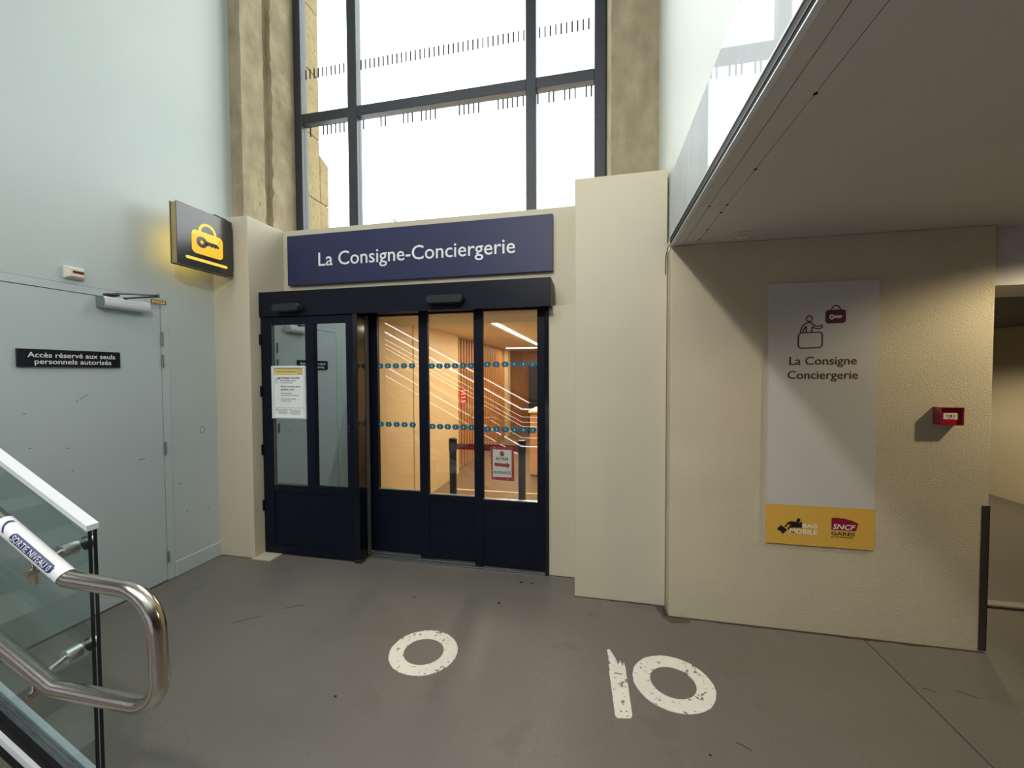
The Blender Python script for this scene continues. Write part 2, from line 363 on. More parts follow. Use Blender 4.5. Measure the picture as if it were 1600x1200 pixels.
# indicator box
ib = thing('alarm_indicator', (WX, 1.837, 2.134), 'small white indicator box with red lens above the service door', 'alarm box')
MB().box(WX, WX + .012, 1.790, 1.886, 2.134, 2.208).build('back_plate', 'plastic_white', ib, bevel=.003)
a = [(1.790, 2.134), (1.886, 2.134), (1.886, 2.208), (1.790, 2.208)]; b = [(1.806, 2.148), (1.872, 2.148), (1.872, 2.198), (1.806, 2.198)]
MB().add([(WX + .014, *p) for p in a] + [(WX + .036, *p) for p in b], [(0, 1, 5, 4), (1, 2, 6, 5), (2, 3, 7, 6), (3, 0, 4, 7), (4, 5, 6, 7), (3, 2, 1, 0)]).build('cover', 'plastic_white', ib, bevel=.002)
MB().box(WX + .036, WX + .039, 1.818, 1.870, 2.168, 2.182).build('lens', 'lens_red', ib)

# ------------------------------------------------------------------ shell: front of the shop
MB().box(WX - .2, -2.787, 2.757, 3.20, 0, 2.848).build('wall_left_pilaster', 'cream_paint', label='cream pilaster between left wall and shop doors', cat='pilaster', kind='structure', bevel=.006)
MB().box(-2.80, -2.62, 2.74, 2.90, 0, 0.006).build('trim_2', 'cream_paint', label='patch of cream paint spilled on floor by the pilaster', cat='paint patch', kind='structure')
MB().box(-2.79, -0.125, 3.14, 3.95, 2.06, 2.848).build('wall_front', 'cream_paint', label='cream wall above the shop doors carrying the navy sign', cat='wall', kind='structure', bevel=.004)
MB().box(-0.335, -0.12, 2.97, 3.40, 0, 2.052).build('wall_front_jamb', 'cream_paint', label='narrow cream wall strip right of the sliding doors', cat='wall', kind='structure', bevel=.003)
MB().box(-0.13, 0.462, 2.72, 3.95, 0, 2.852).build('wall_front_pier', 'cream_paint', label='wide cream pier between the shop doors and the right wall', cat='pier', kind='structure', bevel=.006)
MB().box(-2.79, -1.9, 3.12, 3.25, 0, 2.07).build('wall_pocket', 'dark_frame', label='dark wall behind the hinged glass door leaf', cat='wall', kind='structure')

def pier(name, poly, z0, z1, m, label, jit, dz=.06):
    mb = MB(); k = len(poly); n = int((z1 - z0) / dz); vs = []
    for i in range(n + 1):
        for j, (x, y, q) in enumerate(poly): vs.append((x + random.uniform(-1, 1) * jit * q, y + random.uniform(-1, 1) * jit * q, z0 + (z1 - z0) * i / n))
    fs = []
    for i in range(n):
        for j in range(k): fs.append((i * k + j, i * k + (j + 1) % k, (i + 1) * k + (j + 1) % k, (i + 1) * k + j))
    fs += [tuple(range(k - 1, -1, -1)), tuple(n * k + j for j in range(k))]
    return mb.add(vs, fs).build(name, m, label=label, cat='pier', kind='structure')
pier('wall_left_pier', [(-3.45, 2.95, 0), (-3.013, 2.95, .35), (-3.013, 3.19, .8), (-3.030, 3.198, 0.6), (-3.075, 3.205, 0), (-3.06, 3.272, 0.4), (-3.012, 3.283, 1.4), (-3.013, 3.64, 0), (-3.45, 3.64, 0)], 2.80, 7.5, 'concrete', 'yellowish raw concrete pier with a groove left of the window', .006)
pier('wall_right_pier', [(.124, 3.2, .5), (.30, 3.2, .3), (.466, 3.2, .3), (.6, 3.2, 0), (.6, 3.95, 0), (.098, 3.95, 0), (.098, 3.64, 0)], 2.80, 7.5, 'concrete', 'rough brown concrete pier right of the window', .004)

# right side: wall with the panel, soffit, upper wall, glass fascia
MB().box(.465, 2.105, 2.61, 3.6, 0, 2.33).build('wall_right', 'cream_roughcast', label='roughcast cream wall under the soffit carrying the white panel', cat='wall', kind='structure', bevel=.006)
MB().box(.475, .62, -9, 3.21, 2.40, 7.5).build('wall_right_upper', 'white_paint', label='white upper wall above the glass fascia on the right', cat='wall', kind='structure')
ce = MB().box(.608, 7, -9, 2.70, 2.33, 2.5).box(.475, 7, -9, 2.70, 2.342, 2.5, 1)
ceil = ce.build('ceiling', ['soffit_paint', 'dark_slot'], label='grey painted soffit over the right side', cat='ceiling', kind='structure')
for x0, x1, y0, y1 in ((.472, .5275, -9, 2.61), (.5305, .605, -9, 2.02), (.5305, .605, 2.023, 2.61)):
    MB().box(x0, x1, y0, y1, 2.33, 2.345).build('edge_board', 'soffit_paint', ceil)
for x, y in ((.607, 1.28), (.607, 1.70), (.607, 2.03), (.530, 2.03), (.607, 2.12), (.607, 2.36), (.607, 2.52)):
    MB().tube([(x, y, 2.3285), (x, y, 2.331)], .006, 10).build('screw', 'dark_slot', ceil)
pf = thing('trim_3', (.465, 0, 2.33), 'metal channel along the lower edge of glass fascia', 'channel', kind='structure')
MB().box(.458, .475, -9, 2.605, 2.328, 2.333).build('lower_lip', 'alu_white', pf)
MB().box(.462, .475, -9, 2.605, 2.333, 2.354).build('lower_slot', 'dark_slot', pf)
MB().box(.460, .475, -9, 2.605, 2.354, 2.358).build('middle_lip', 'grey_slot', pf)
MB().box(.461, .475, -9, 2.605, 2.358, 2.383).build('upper_slot', 'mid_slot', pf)
MB().box(.458, .475, -9, 2.605, 2.383, 2.390).build('upper_lip', 'alu_white', pf)
MB().box(.458, .475, -9, 2.605, 2.39, 2.748).build('wall_fascia', 'fascia_glass', label='glossy glass fascia strip reflecting window along the upper floor edge', cat='glass panel', kind='structure')
MB().box(2.0, 7, 2.68, 3.12, 2.02, 2.6).build('wall_beam', 'soffit_paint', label='grey downstand beam across the right passage', cat='beam', kind='structure')
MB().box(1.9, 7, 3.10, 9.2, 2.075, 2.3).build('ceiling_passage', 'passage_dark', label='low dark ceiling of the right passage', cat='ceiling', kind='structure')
MB().box(4.88, 5.1, 3.0, 9.2, 0, 2.2).box(1.9, 2.0, 3.5, 9.2, 0, 2.2).box(1.9, 5.0, 9.1, 9.2, 0, 2.2).box(4.9, 7, 3.0, 3.12, 0, 2.2).build('wall_passage', 'cream_roughcast', label='cream wall at the back of the right passage', cat='wall', kind='structure')
cg = MB().box(2.074, 2.1085, 2.606, 2.61, 0.012, .815).box(2.105, 2.1085, 2.606, 2.66, .012, .815)
cg.build('corner_guard', 'guard_dark', label='dark vertical corner guard low on the edge of the right wall', cat='corner guard')
# hidden rest of the hall
MB().box(-9, 7, -9.2, -9, -.1, 7.5).build('wall_back', 'hall_dark', label='far grey wall of the hall behind the viewer', cat='wall', kind='structure')
MB().box(-9.2, -9, -9, 1.15, -.1, 7.5).build('wall_far_left', 'hall_dark', label='distant wall at the head of the stairs', cat='wall', kind='structure')
MB().box(-9, WX - .2, .95, 1.15, -.1, 7.5).build('wall_stair', 'cool_paint', label='wall along the stairs left of the service door', cat='wall', kind='structure')
MB().box(7, 7.2, -9, 3.1, -.1, 2.6).build('wall_far_right', 'cream_paint', label='distant cream wall under the soffit', cat='wall', kind='structure')
MB().box(-9, .62, -1.6, 3.95, 7.5, 7.7).box(-9, .62, -9, -6.8, 7.5, 7.7).box(-9, -5.4, -6.8, -1.6, 7.5, 7.7).box(.2, .62, -6.8, -1.6, 7.5, 7.7).build('ceiling_hall', 'white_paint', label='high white hall ceiling with a long rooflight', cat='ceiling', kind='structure')

# ------------------------------------------------------------------ window
wn = thing('window_1', (-1.46, 3.62, 2.848), 'tall dark framed station window with white sky behind it', 'window', kind='structure')
ST = [(-3.013, -2.930), (-2.403, -2.303), (-.609, -.514), (-.003, .096)]
for a_, b_ in ST: MB().box(a_, b_, 3.575, 3.665, 2.848, 7.45).build('mullion', 'dark_frame', wn, bevel=.004)
for z0, z1 in ((2.848, 2.88), (4.10, 4.197), (6.05, 6.15), (7.4, 7.5)):
    for k in range(3): MB().box(ST[k][1], ST[k + 1][0], 3.58, 3.66, z0, z1).build('transom', 'dark_frame', wn, bevel=.004)
low = [-2.853, -2.703, -2.66, -2.614, -2.564, -2.515, -2.467, -2.252, -2.061, -2.014, -1.821, -1.773, -1.728, -1.633, -1.585, -1.541, -1.491, -1.249, -1.203, -1.158, -1.108, -1.06, -0.873, -0.826, -0.783, -0.74, -0.692, -0.638, -0.501, -0.402, -0.361, -0.261, -0.218, -0.17, -0.072, -0.028]
upp = [-2.895 + .0482 * i for i in range(61)]
for k in range(3):
    x0, x1 = ST[k][1], ST[k + 1][0]
    for z0, z1 in ((2.88, 4.10), (4.197, 6.05), (6.15, 7.4)):
        p = MB().box(x0, x1, 3.614, 3.622, z0, z1).build('pane', 'window_glass', wn)
        rows = [(low, 3.978, 4.078)] if z0 < 3 else ([(upp, 4.56, 4.657)] if z0 < 5 else [])
        for xs, a_, b_ in rows:
            mb = MB()
            for x in xs:
                if x0 + .006 < x < x1 - .006: mb.box(x - .0075, x + .0075, 3.611, 3.614, a_, b_)
            mb.build('dash_row', 'dark_frame', p, kind='stuff')
# outside: stone reveal seen through the left pane
sr = thing('wall_outer_reveal', (-3.3, 3.9, 2.7), 'sunlit yellow stone blocks outside left edge of the window', 'stone wall', kind='structure')
for i in range(8):
    z0 = 2.79 + .672 * i
    MB().box(-3.5, -2.998 + random.uniform(-.004, .004), 3.665, 3.935 + random.uniform(-.008, .008), z0 + .004, z0 + .668).build('stone_block', 'stone', sr, bevel=.008)
for z0, z1 in ((2.70, 3.462), (3.468, 3.99)):
    mb = MB().box(-3.5, -3.0, 3.938, 4.085, z0, z1)
    if z1 > 3.9: mb.v[6].z -= .06; mb.v[7].z -= .06
    mb.build('stone_block', 'stone', sr, bevel=.012)
# far treetop with a flag
MB().box(-60, 40, 11.2, 70, -.3, 0).build('ground', 'stair_stone', label='grey forecourt ground outside the station', cat='ground', kind='structure')
ft = thing('distant_tree', (-10.65, 20, 0), 'distant dark tree whose tip shows just above the window sill', 'tree')
mb = MB()
for i in range(420):
    z = random.uniform(6.0, 9.95); sp = .10 + .30 * (9.95 - z) ** .8
    c = Vector((random.gauss(-10.65, sp), random.gauss(20, sp), z)); r = .10
    mb.add([c + Vector((random.uniform(-r, r), random.uniform(-r, r), random.uniform(-r, r))) for _ in range(3)], [(0, 1, 2)])
mb.build('foliage', 'tree_dark', ft, kind='stuff')
MB().tube([(-10.65, 20, 0), (-10.65, 20, 9.6)], [.2, .03], 8).build('trunk', 'tree_dark', ft)

# ------------------------------------------------------------------ shop sign over the doors
sg = thing('shop_sign', (-1.515, 3.12, 2.345), 'long navy sign board with white lettering above the shop doors', 'sign')
sbd = MB().box(-2.712, -.316, 3.10, 3.14, 2.345, 2.786).build('board', 'navy_sign', sg, bevel=.002)
MB().text('La Consigne-Conciergerie', (-2.392, 3.10, 2.503), XR, ZU, width=1.776, height=.124, d=.003, bold=.004).build('lettering', 'sign_white', sbd)

# ------------------------------------------------------------------ automatic door: header, sensors, hinged leaf, sliding panels
hd = thing('door_header', (-1.545, 2.99, 2.03), 'long dark navy operator box above the automatic doors', 'door header')
MB().box(-2.784, -.307, 2.850, 2.868, 2.030, 2.238).build('fascia', 'navy_metal', hd, bevel=.002)
MB().box(-2.784, -.307, 2.868, 3.13, 2.222, 2.238).build('top_cover', 'navy_metal', hd)
MB().box(-.325, -.307, 2.868, 3.13, 2.030, 2.222).build('end_cap', 'navy_metal', hd)
MB().box(-2.784, -.325, 3.10, 3.13, 2.115, 2.222).build('back_rail', 'navy_gloss', hd)
def sensor(xc, wd, zc, label):
    t = thing('motion_sensor', (xc, 2.85, zc - .035), label, 'sensor', 'motion sensors on the door header')
    pts = rrect(xc - wd / 2, xc + wd / 2, zc - .034, zc + .034, .033, 8); k = len(pts); vs = []
    rings = [(2.849, 1.0), (2.815, 1.0), (2.797, .93), (2.788, .78)]
    for y, sc in rings:
        for x, z in pts: vs.append((xc + (x - xc) * (1 - (1 - sc) * .25), y, zc + (z - zc) * sc))
    fs = [(i * k + j, (i + 1) * k + j, (i + 1) * k + (j + 1) % k, i * k + (j + 1) % k) for i in range(len(rings) - 1) for j in range(k)]
    fs += [tuple((len(rings) - 1) * k + j for j in range(k - 1, -1, -1)), tuple(range(k))]
    mb = MB(); mb.add(vs, [tuple(reversed(f)) for f in fs]); mb.build('housing', 'black_plastic', t, smooth=True)
    MB().box(xc - wd * .38, xc + wd * .38, 2.792, 2.83, zc - .036, zc - .031).build('lens_strip', 'navy_gloss', t)
sensor(-2.478, .262, 2.094, 'black capsule sensor at left end of header above the hinged leaf')
sensor(-1.100, .300, 2.104, 'black capsule sensor mid header above the sliding panels')

lf = thing('door_2', (-2.34, 2.88, 0), 'dark navy hinged glass door leaf with mirrored panes, left', 'door', kind='structure')
LY0, LY1 = 2.862, 2.902
MB().box(-2.782, -2.680, LY0, LY1, .012, 2.024).build('stile', 'navy_metal', lf, bevel=.002)
MB().box(-1.972, -1.908, LY0, LY1, .012, 2.024).build('stile', 'navy_metal', lf, bevel=.002)
MB().box(-2.680, -1.972, LY0, LY1, 1.962, 2.024).build('top_rail', 'navy_metal', lf, bevel=.002)
MB().box(-2.680, -1.972, LY0, LY1, .545, .603).build('middle_rail', 'navy_metal', lf, bevel=.002)
MB().box(-2.680, -1.972, LY0, LY1, .012, .080).build('bottom_rail', 'navy_metal', lf, bevel=.002)
MB().box(-2.350, -2.266, LY0, LY1, .603, 1.962).build('mullion', 'navy_metal', lf, bevel=.002)
MB().box(-2.680, -1.972, LY0 + .010, LY1 - .01, .080, .545).build('kick_panel', 'navy_metal', lf)
for x0, x1 in ((-2.680, -2.350), (-2.266, -1.972)):
    MB().box(x0, x1, 2.878, 2.884, .603, 1.962).build('pane', 'film_glass', lf)
    MB().box(x0, x1, LY0 + .004, LY1, .603, .612).box(x0, x0 + .012, LY0 + .006, LY1, .612, 1.962).build('glazing_bead', 'grey_slot' if x0 < -2.5 else 'navy_metal', lf)
for z in (1.84, 1.40, .90, .42): MB().tube([(-2.785, LY0 - .004, z - .045), (-2.785, LY0 - .004, z + .045)], .011, 10).build('hinge', 'navy_metal', lf, smooth=True)
lk = MB().box(-1.968, -1.944, LY0 - .006, LY0, 1.068, 1.128).tube([(-1.957, LY0 - .014, 1.10), (-1.957, LY0, 1.10)], .010, 12)
lk.build('lock', 'black_plastic', lf)
ps = thing('door_post', (-1.884, 2.93, 0), 'dark navy post between the hinged leaf and sliding panels', 'door post', kind='structure')
MB().box(-1.904, -1.862, 2.852, 3.012, .0, 2.034).build('post', 'navy_gloss', ps, bevel=.002)
MB().box(-1.862, -1.856, 2.965, 3.008, .02, 2.03).build('seal_strip', 'grey_slot', ps)
MB().box(-1.915, -1.850, 2.845, 2.90, 0, .03).build('foot', 'black_plastic', ps, bevel=.002)
MB().box(-.362, -.336, 2.955, 3.12, 0, 2.06).build('trim_4', 'navy_gloss', label='dark door jamb post at right end of the sliding panels', cat='door jamb', kind='structure')
sl = thing('trim_5', (-1.1, 3.03, 0), 'aluminium floor track under the sliding panels', 'floor track', kind='structure')
MB().box(-1.86, -.362, 2.955, 3.12, 0, .006).build('track_base', 'grey_slot', sl)
for y in (2.958, 3.004, 3.050, 3.096): MB().box(-1.86, -.362, y, y + .010, .006, .014).build('track_rail', 'alu', sl)

def hexa(xc, zc, y, par):
    mb = MB(); wv, h = .031, .021
    mb.prism([(-wv, 0), (-wv * .6, -h), (wv * .6, -h), (wv, 0), (wv * .6, h), (-wv * .6, h)], (xc, y, zc), XR, ZU, .0012)
    mb.prism([(-.004, 0), (0, -.011), (.004, 0), (0, .011)], (xc, y - .0012, zc), XR, ZU, .0004, 1)
    mb.build('hex_sticker', ['sticker_teal', 'sticker_mark'], par)
def sliding(name, label, yc, x0, x1, g0, g1, gz, hz, hx):
    t = thing(name, ((x0 + x1) / 2, yc, 0), label, 'sliding door', kind='structure')
    a_, b_ = yc - .017, yc + .017
    MB().box(x0, g0, a_, b_, .02, 2.10).build('stile', 'navy_metal', t, bevel=.002)
    MB().box(g1, x1, a_, b_, .02, 2.10).build('stile', 'navy_metal', t, bevel=.002)
    MB().box(g0, g1, a_, b_, 2.030, 2.047).build('top_rail', 'navy_metal', t)
    MB().box(g0, g1, a_, b_, gz - .05, gz).build('middle_rail', 'navy_metal', t, bevel=.002)
    MB().box(g0, g1, a_ + .006, b_ - .006, .088, gz - .05).build('kick_panel', 'navy_metal', t)
    MB().box(g0, g1, a_, b_, .02, .088).build('bottom_rail', 'navy_metal', t, bevel=.003)
    MB().box(g0, g1, a_ + .003, b_ - .003, gz, gz + .006).build('glazing_bead', 'alu', t)
    p = MB().box(g0, g1, yc - .003, yc + .003, gz + .006, 2.030).box(g0, g1, yc - .003, yc + .003, 2.047, 2.10).build('pane', 'door_glass', t)
    for zc in hz:
        for x in hx: hexa(x, zc, yc - .003, p)
    return t
sliding('door_3', 'leftmost sliding glass panel, rear one of three', 3.070, -1.890, -1.360, -1.806, -1.4275, .558, (1.612, 1.115), [-1.788 + .0735 * i for i in range(5)])
sliding('door_4', 'middle sliding glass panel of the three', 3.030, -1.409, -.872, -1.330, -.9387, .5525, (1.608, 1.112), [-1.300 + .067 * i for i in range(6)])
p3 = sliding('door_5', 'rightmost sliding glass panel bearing the red bordered entrance notice', 2.985, -.925, -.364, -.851, -.4234, .553, (1.616, 1.109), [-.818 + .0715 * i for i in range(6)])
# entrance notice taped to the right-hand panel
en = thing('entrance_notice', (-.70, 2.98, .712), 'red bordered notice with an arrow taped on the rightmost sliding panel', 'notice')
EY = 2.9815
MB().prism([(-.797, .970), (-.786, .712), (-.605, .707), (-.611, .973)][::-1], (0, EY, 0), XR, ZU, .0015).build('sheet', 'entr_border', en)
ewf = MB().box(-.777, -.627, EY - .0022, EY - .0015, .735, .950).build('white_field', 'entr_white', en)
MB().prism(arc(-.702, .918, .018, 40, 400, 16, .021), (0, EY - .0022, 0), XR, ZU, .0006).build('emblem', 'entr_border', ewf)
MB().prism([(-.763, .846), (-.667, .842), (-.667, .855), (-.637, .829), (-.663, .803), (-.666, .816), (-.763, .820)][::-1], (0, EY - .0022, 0), XR, ZU, .0006).build('arrow', 'entr_border', ewf)
MB().text('ENTRÉE', (-.702, EY - .0022, .868), XR, ZU, width=.098, height=.022, d=.0006, bold=.012, align='C').build('lettering', 'print_black', ewf)
MB().text('ENTRANCE', (-.702, EY - .0022, .760), XR, ZU, width=.134, height=.022, d=.0006, bold=.012, align='C').build('lettering', 'print_black', ewf)
# framed notice on the hinged leaf
fn = thing('framed_notice', (-2.51, 2.86, 1.172), 'white framed opening hours notice on the hinged door leaf', 'notice')
NY = 2.862
nbk = MB().box(-2.672, -2.345, NY - .006, NY, 1.172, 1.616).build('backing', 'sign_white', fn)
for x0, x1, z0, z1 in ((-2.672, -2.652, 1.172, 1.616), (-2.365, -2.345, 1.172, 1.616), (-2.652, -2.365, 1.172, 1.192), (-2.652, -2.365, 1.596, 1.616)):
    MB().box(x0, x1, NY - .016, NY - .006, z0, z1).build('frame_bar', 'alu_white', fn, bevel=.004)
PY = NY - .006
MB().box(-2.650, -2.367, PY - .0006, PY, 1.540, 1.594).build('header_band', 'label_yellow', nbk)
MB().text('Consigne manuelle', (-2.588, PY - .0008, 1.508), XR, ZU, width=.185, height=.015, d=.0004, bold=.015).build('lettering', 'print_black', nbk)
MB().text('Manual luggage lockers', (-2.588, PY - .0008, 1.488), XR, ZU, width=.150, height=.010, d=.0004).build('lettering', 'print_black', nbk)
MB().text('Consigna manual', (-2.588, PY - .0008, 1.470), XR, ZU, width=.118, height=.010, d=.0004).build('lettering', 'print_black', nbk)
MB().text('Ouvert tous les jours', (-2.588, PY - .0008, 1.436), XR, ZU, width=.192, height=.015, d=.0004, bold=.01).build('lettering', 'print_black', nbk)
MB().text('de 8h15 à 20h', (-2.588, PY - .0008, 1.410), XR, ZU, width=.128, height=.015, d=.0004, bold=.01).build('lettering', 'print_black', nbk)
MB().text('Open every day', (-2.588, PY - .0008, 1.382), XR, ZU, width=.105, height=.009, d=.0004).build('lettering', 'print_black', nbk)
MB().text('from 8.15 am to 8 pm', (-2.588, PY - .0008, 1.364), XR, ZU, width=.172, height=.009, d=.0004).build('lettering', 'print_black', nbk)
MB().text('Abierto todos los días', (-2.588, PY - .0008, 1.334), XR, ZU, width=.145, height=.009, d=.0004).build('lettering', 'print_black', nbk)
MB().text('de 8h15 a 20h', (-2.588, PY - .0008, 1.317), XR, ZU, width=.098, height=.009, d=.0004).build('lettering', 'print_black', nbk)
tx = MB()
tx.box(-2.632, -2.432, PY - .0010, PY - .0006, 1.565, 1.569).stroke(rrect(-2.415, -2.385, 1.550, 1.578, .005), .003, (0, PY - .0006, 0), XR, ZU, .0004, closed=True)
tx.stroke(rrect(-2.642, -2.616, 1.474, 1.496, .004), .003, (0, PY, 0), XR, ZU, .0004, closed=True).ring((-2.629, 1.510), .007, .004, (0, PY, 0), XR, ZU, .0004, n=14).prism(rrect(-2.612, -2.596, 1.504, 1.518, .003), (0, PY, 0), XR, ZU, .0004)
tx.build('pictogram', 'print_black', nbk, kind='stuff')
fp = MB().box(-2.645, -2.370, PY - .0004, PY, 1.262, 1.264)
for i in range(5):
    fp.box(-2.612, -2.53 + .004 * (i % 3), PY - .0004, PY, 1.212 + .009 * i, 1.2145 + .009 * i).box(-2.492, -2.40 - .006 * (i % 2), PY - .0004, PY, 1.205 + .009 * i, 1.2075 + .009 * i)
fp.box(-2.636, -2.628, PY - .0004, PY, 1.238, 1.254).box(-2.506, -2.498, PY - .0004, PY, 1.240, 1.252).box(-2.506, -2.498, PY - .0004, PY, 1.214, 1.222)
fp.build('fine_print', 'print_grey', nbk, kind='stuff')

# ------------------------------------------------------------------ projecting light box on the pilaster
lb = thing('light_box_sign', (-2.95, 2.52, 2.35), 'black projecting light box with a glowing yellow suitcase and key', 'sign')
BX0, BX1 = -2.982, -2.920
MB().box(BX0 + .004, BX1 - .004, 2.304, 2.735, 2.352, 2.788).build('body', 'box_side', lb)
fcA = MB().box(BX1 - .006, BX1, 2.299, 2.740, 2.347, 2.793).build('face', 'box_black', lb)
fcB = MB().box(BX0, BX0 + .006, 2.299, 2.740, 2.347, 2.793).build('face', 'box_black', lb)
MB().box(BX0 + .01, BX1 - .01, 2.735, 2.757, 2.40, 2.74).build('bracket', 'box_black', lb)
MB().tube([(-2.945, 2.56, 2.786), (-2.945, 2.62, 2.808), (-2.945, 2.70, 2.806), (-2.945, 2.757, 2.790)], .007, 8).build('cable', 'black_plastic', lb, smooth=True)
def icon(xf, right, par, y0):
    O = (xf, y0, 2.345)
    key = MB()
    P = rrect(.105, .355, .112, .285, .035); P2 = arc(.178, .205, .041, 20, 340, 22)
    body = MB().prism(P, O, right, ZU, .0015); body.build('suitcase', 'glow_yellow', par)
    MB().prism([(.105, .245)] + arc(.14, .250, .035, 180, 90, 6) + arc(.32, .250, .035, 90, 60, 3) + [(.30, .222), (.255, .225), (.19, .246), (.13, .252)], O, right, ZU, .0022).build('highlight', 'glow_yellow_light', par)
    MB().ring((.23, .285), .072, .052, O, right, ZU, .0018, n=20, a0=0, a1=math.pi).build('handle', 'glow_yellow_light', par)
    k = MB().ring((.182, .205), .042, .014, O, right, ZU, .0026, n=24).prism([(.215, .222), (.30, .222), (.325, .205), (.312, .190), (.298, .197), (.288, .187), (.276, .197), (.262, .187), (.250, .195), (.215, .188)], O, right, ZU, .0026)
    k.build('key', 'box_black', par)
    MB().prism(rrect(.058, .392, .056, .078, .011, 4), O, right, ZU, .0015).build('underline', 'glow_yellow_light', par)
icon(BX1, YR, fcA, 2.299)
icon(BX0, (0, -1, 0), fcB, 2.740)
lg = bpy.data.lights.new('light_box_glow', 'AREA'); lg.shape = 'RECTANGLE'; lg.size = .30; lg.size_y = .25; lg.energy = .4; lg.color = (1, .62, .04)
lo = bpy.data.objects.new('light_box_glow', lg); COL.objects.link(lo); lo.parent = lb; lo.location = (BX0 - .006 + 2.95, -.04, .17); lo.rotation_euler = (0, math.radians(90), 0)

# ------------------------------------------------------------------ information panel on the right wall
ip = thing('information_panel', (1.288, 2.61, .527), 'tall white and ochre information panel on the roughcast wall', 'sign')
IY = 2.598
iwb = MB().box(1.012, 1.566, IY, 2.611, .763, 2.065).build('white_board', 'panel_white', ip)
iob = MB().box(1.012, 1.566, IY, 2.611, .527, .763).build('ochre_band', 'panel_ochre', ip)
O = (0, IY, 0)
def U(x, y): return (1.012 + (x - 75) * .000518, 2.064 - (y - 90) * .000601 + (x - 75) * .00001)
def UL(pts): return [U(*p) for p in pts]
ic = MB()
ic.ring(U(478, 443), .0175, .0125, O, XR, ZU, .001, n=28, ay=1.12)
ic.stroke(UL(rrect(372, 608, 575, 724, 32)), 0.0064, O, XR, ZU, .001, closed=True)
ic.stroke(UL([(390, 578), (393, 548), (408, 515), (432, 492), (460, 480), (488, 478), (505, 490), (524, 508), (552, 518), (580, 514), (600, 508), (608, 518), (604, 530), (582, 541), (548, 540), (505, 522)]), 0.0064, O, XR, ZU, .001)
ic.stroke(UL([(415, 576), (420, 545), (447, 514)]), 0.0064, O, XR, ZU, .001).stroke(UL([(447, 514), (447, 576)]), 0.0064, O, XR, ZU, .001).stroke(UL([(505, 522), (505, 576)]), 0.0064, O, XR, ZU, .001)
ic.build('clerk_icon', 'burgundy_dark', iwb)
MB().prism(UL(rrect(636, 832, 368, 497, 28))[::-1], O, XR, ZU, .001).ring(U(736, 370), .0245, .0195, O, XR, ZU, .001, n=18, a0=0, a1=math.pi, ay=1.15).build('suitcase_icon', 'burgundy', iwb)
MB().ring(U(696, 435), .0135, .0045, (0, IY - .001, 0), XR, ZU, .0006, n=24, ay=1.15).prism(UL([(720, 422), (790, 422), (800, 434), (785, 446), (770, 452), (762, 445), (752, 454), (742, 446), (720, 448)])[::-1], (0, IY - .001, 0), XR, ZU, .0006).build('key_icon', 'panel_white', iwb)
MB().text('La Consigne', (1.121, IY, 1.590), XR, ZU, width=.342, height=.049, bold=.006).build('lettering', 'burgundy_dark', iwb)
MB().text('Conciergerie', (1.113, IY, 1.508), XR, ZU, width=.357, height=.049, bold=.006).build('lettering', 'burgundy_dark', iwb)
def V(x, y): return (1.012 + (x - 68) * .000411, .528 + (555 - (y - .055 * (x - 68))) * .000475)
def VL(p): return [V(*q) for q in p]
def pri(mb, pts, o=O, d=.001, mi=0): return mb.prism(VL(pts), o, XR, ZU, d, mi)
lg1 = MB()
pri(lg1, [(212, 378), (258, 332), (338, 392), (290, 442)]); pri(lg1, [(210, 380), (218, 372), (228, 398), (222, 406)])
pri(lg1, [(262, 430), (290, 440), (268, 444)]); pri(lg1, [(298, 355), (330, 320), (345, 296), (385, 284), (430, 286), (452, 296), (456, 268), (468, 250), (492, 246), (506, 258), (500, 284), (490, 300), (498, 312), (510, 288), (528, 292), (524, 366), (440, 362), (372, 368), (362, 390), (336, 382), (380, 330), (352, 322), (318, 360)])
lg1.build('runner_emblem', 'print_black', iob)
MB().text('BAG', (*V(540, 362)[:1], IY, V(540, 362)[1]), XR, ZU, width=.074, height=.0235, bold=.010).build('logo_lettering', 'sign_white', iob)
MB().text('MOBILE', (*V(372, 432)[:1], IY - .001, V(372, 432)[1]), XR, ZU, width=.143, height=.028, bold=.010).build('logo_lettering', 'sign_white', iob)
lg2 = MB(); pri(lg2, [(896, 238), (960, 236), (1060, 248), (1150, 272), (1224, 308), (1196, 400), (896, 386)])
lg2.build('rail_emblem', 'sncf_red', iob)
SH = (1, 0, 0); SU = (.28, 0, 1)
MB().text('SNCF', (V(908, 372)[0], IY - .001, V(908, 372)[1]), SH, SU, width=.108, height=.030, d=.0006, bold=.012).build('emblem_lettering', 'sign_white', iob)
MB().text('GARES', (V(896, 448)[0], IY, V(896, 448)[1]), XR, ZU, width=.118, height=.021, bold=.012).build('rail_lettering', 'print_black', iob)
MB().text('& CONNEXIONS', (V(896, 478)[0], IY, V(896, 478)[1]), XR, ZU, width=.110, height=.009).build('rail_lettering', 'print_black', iob)

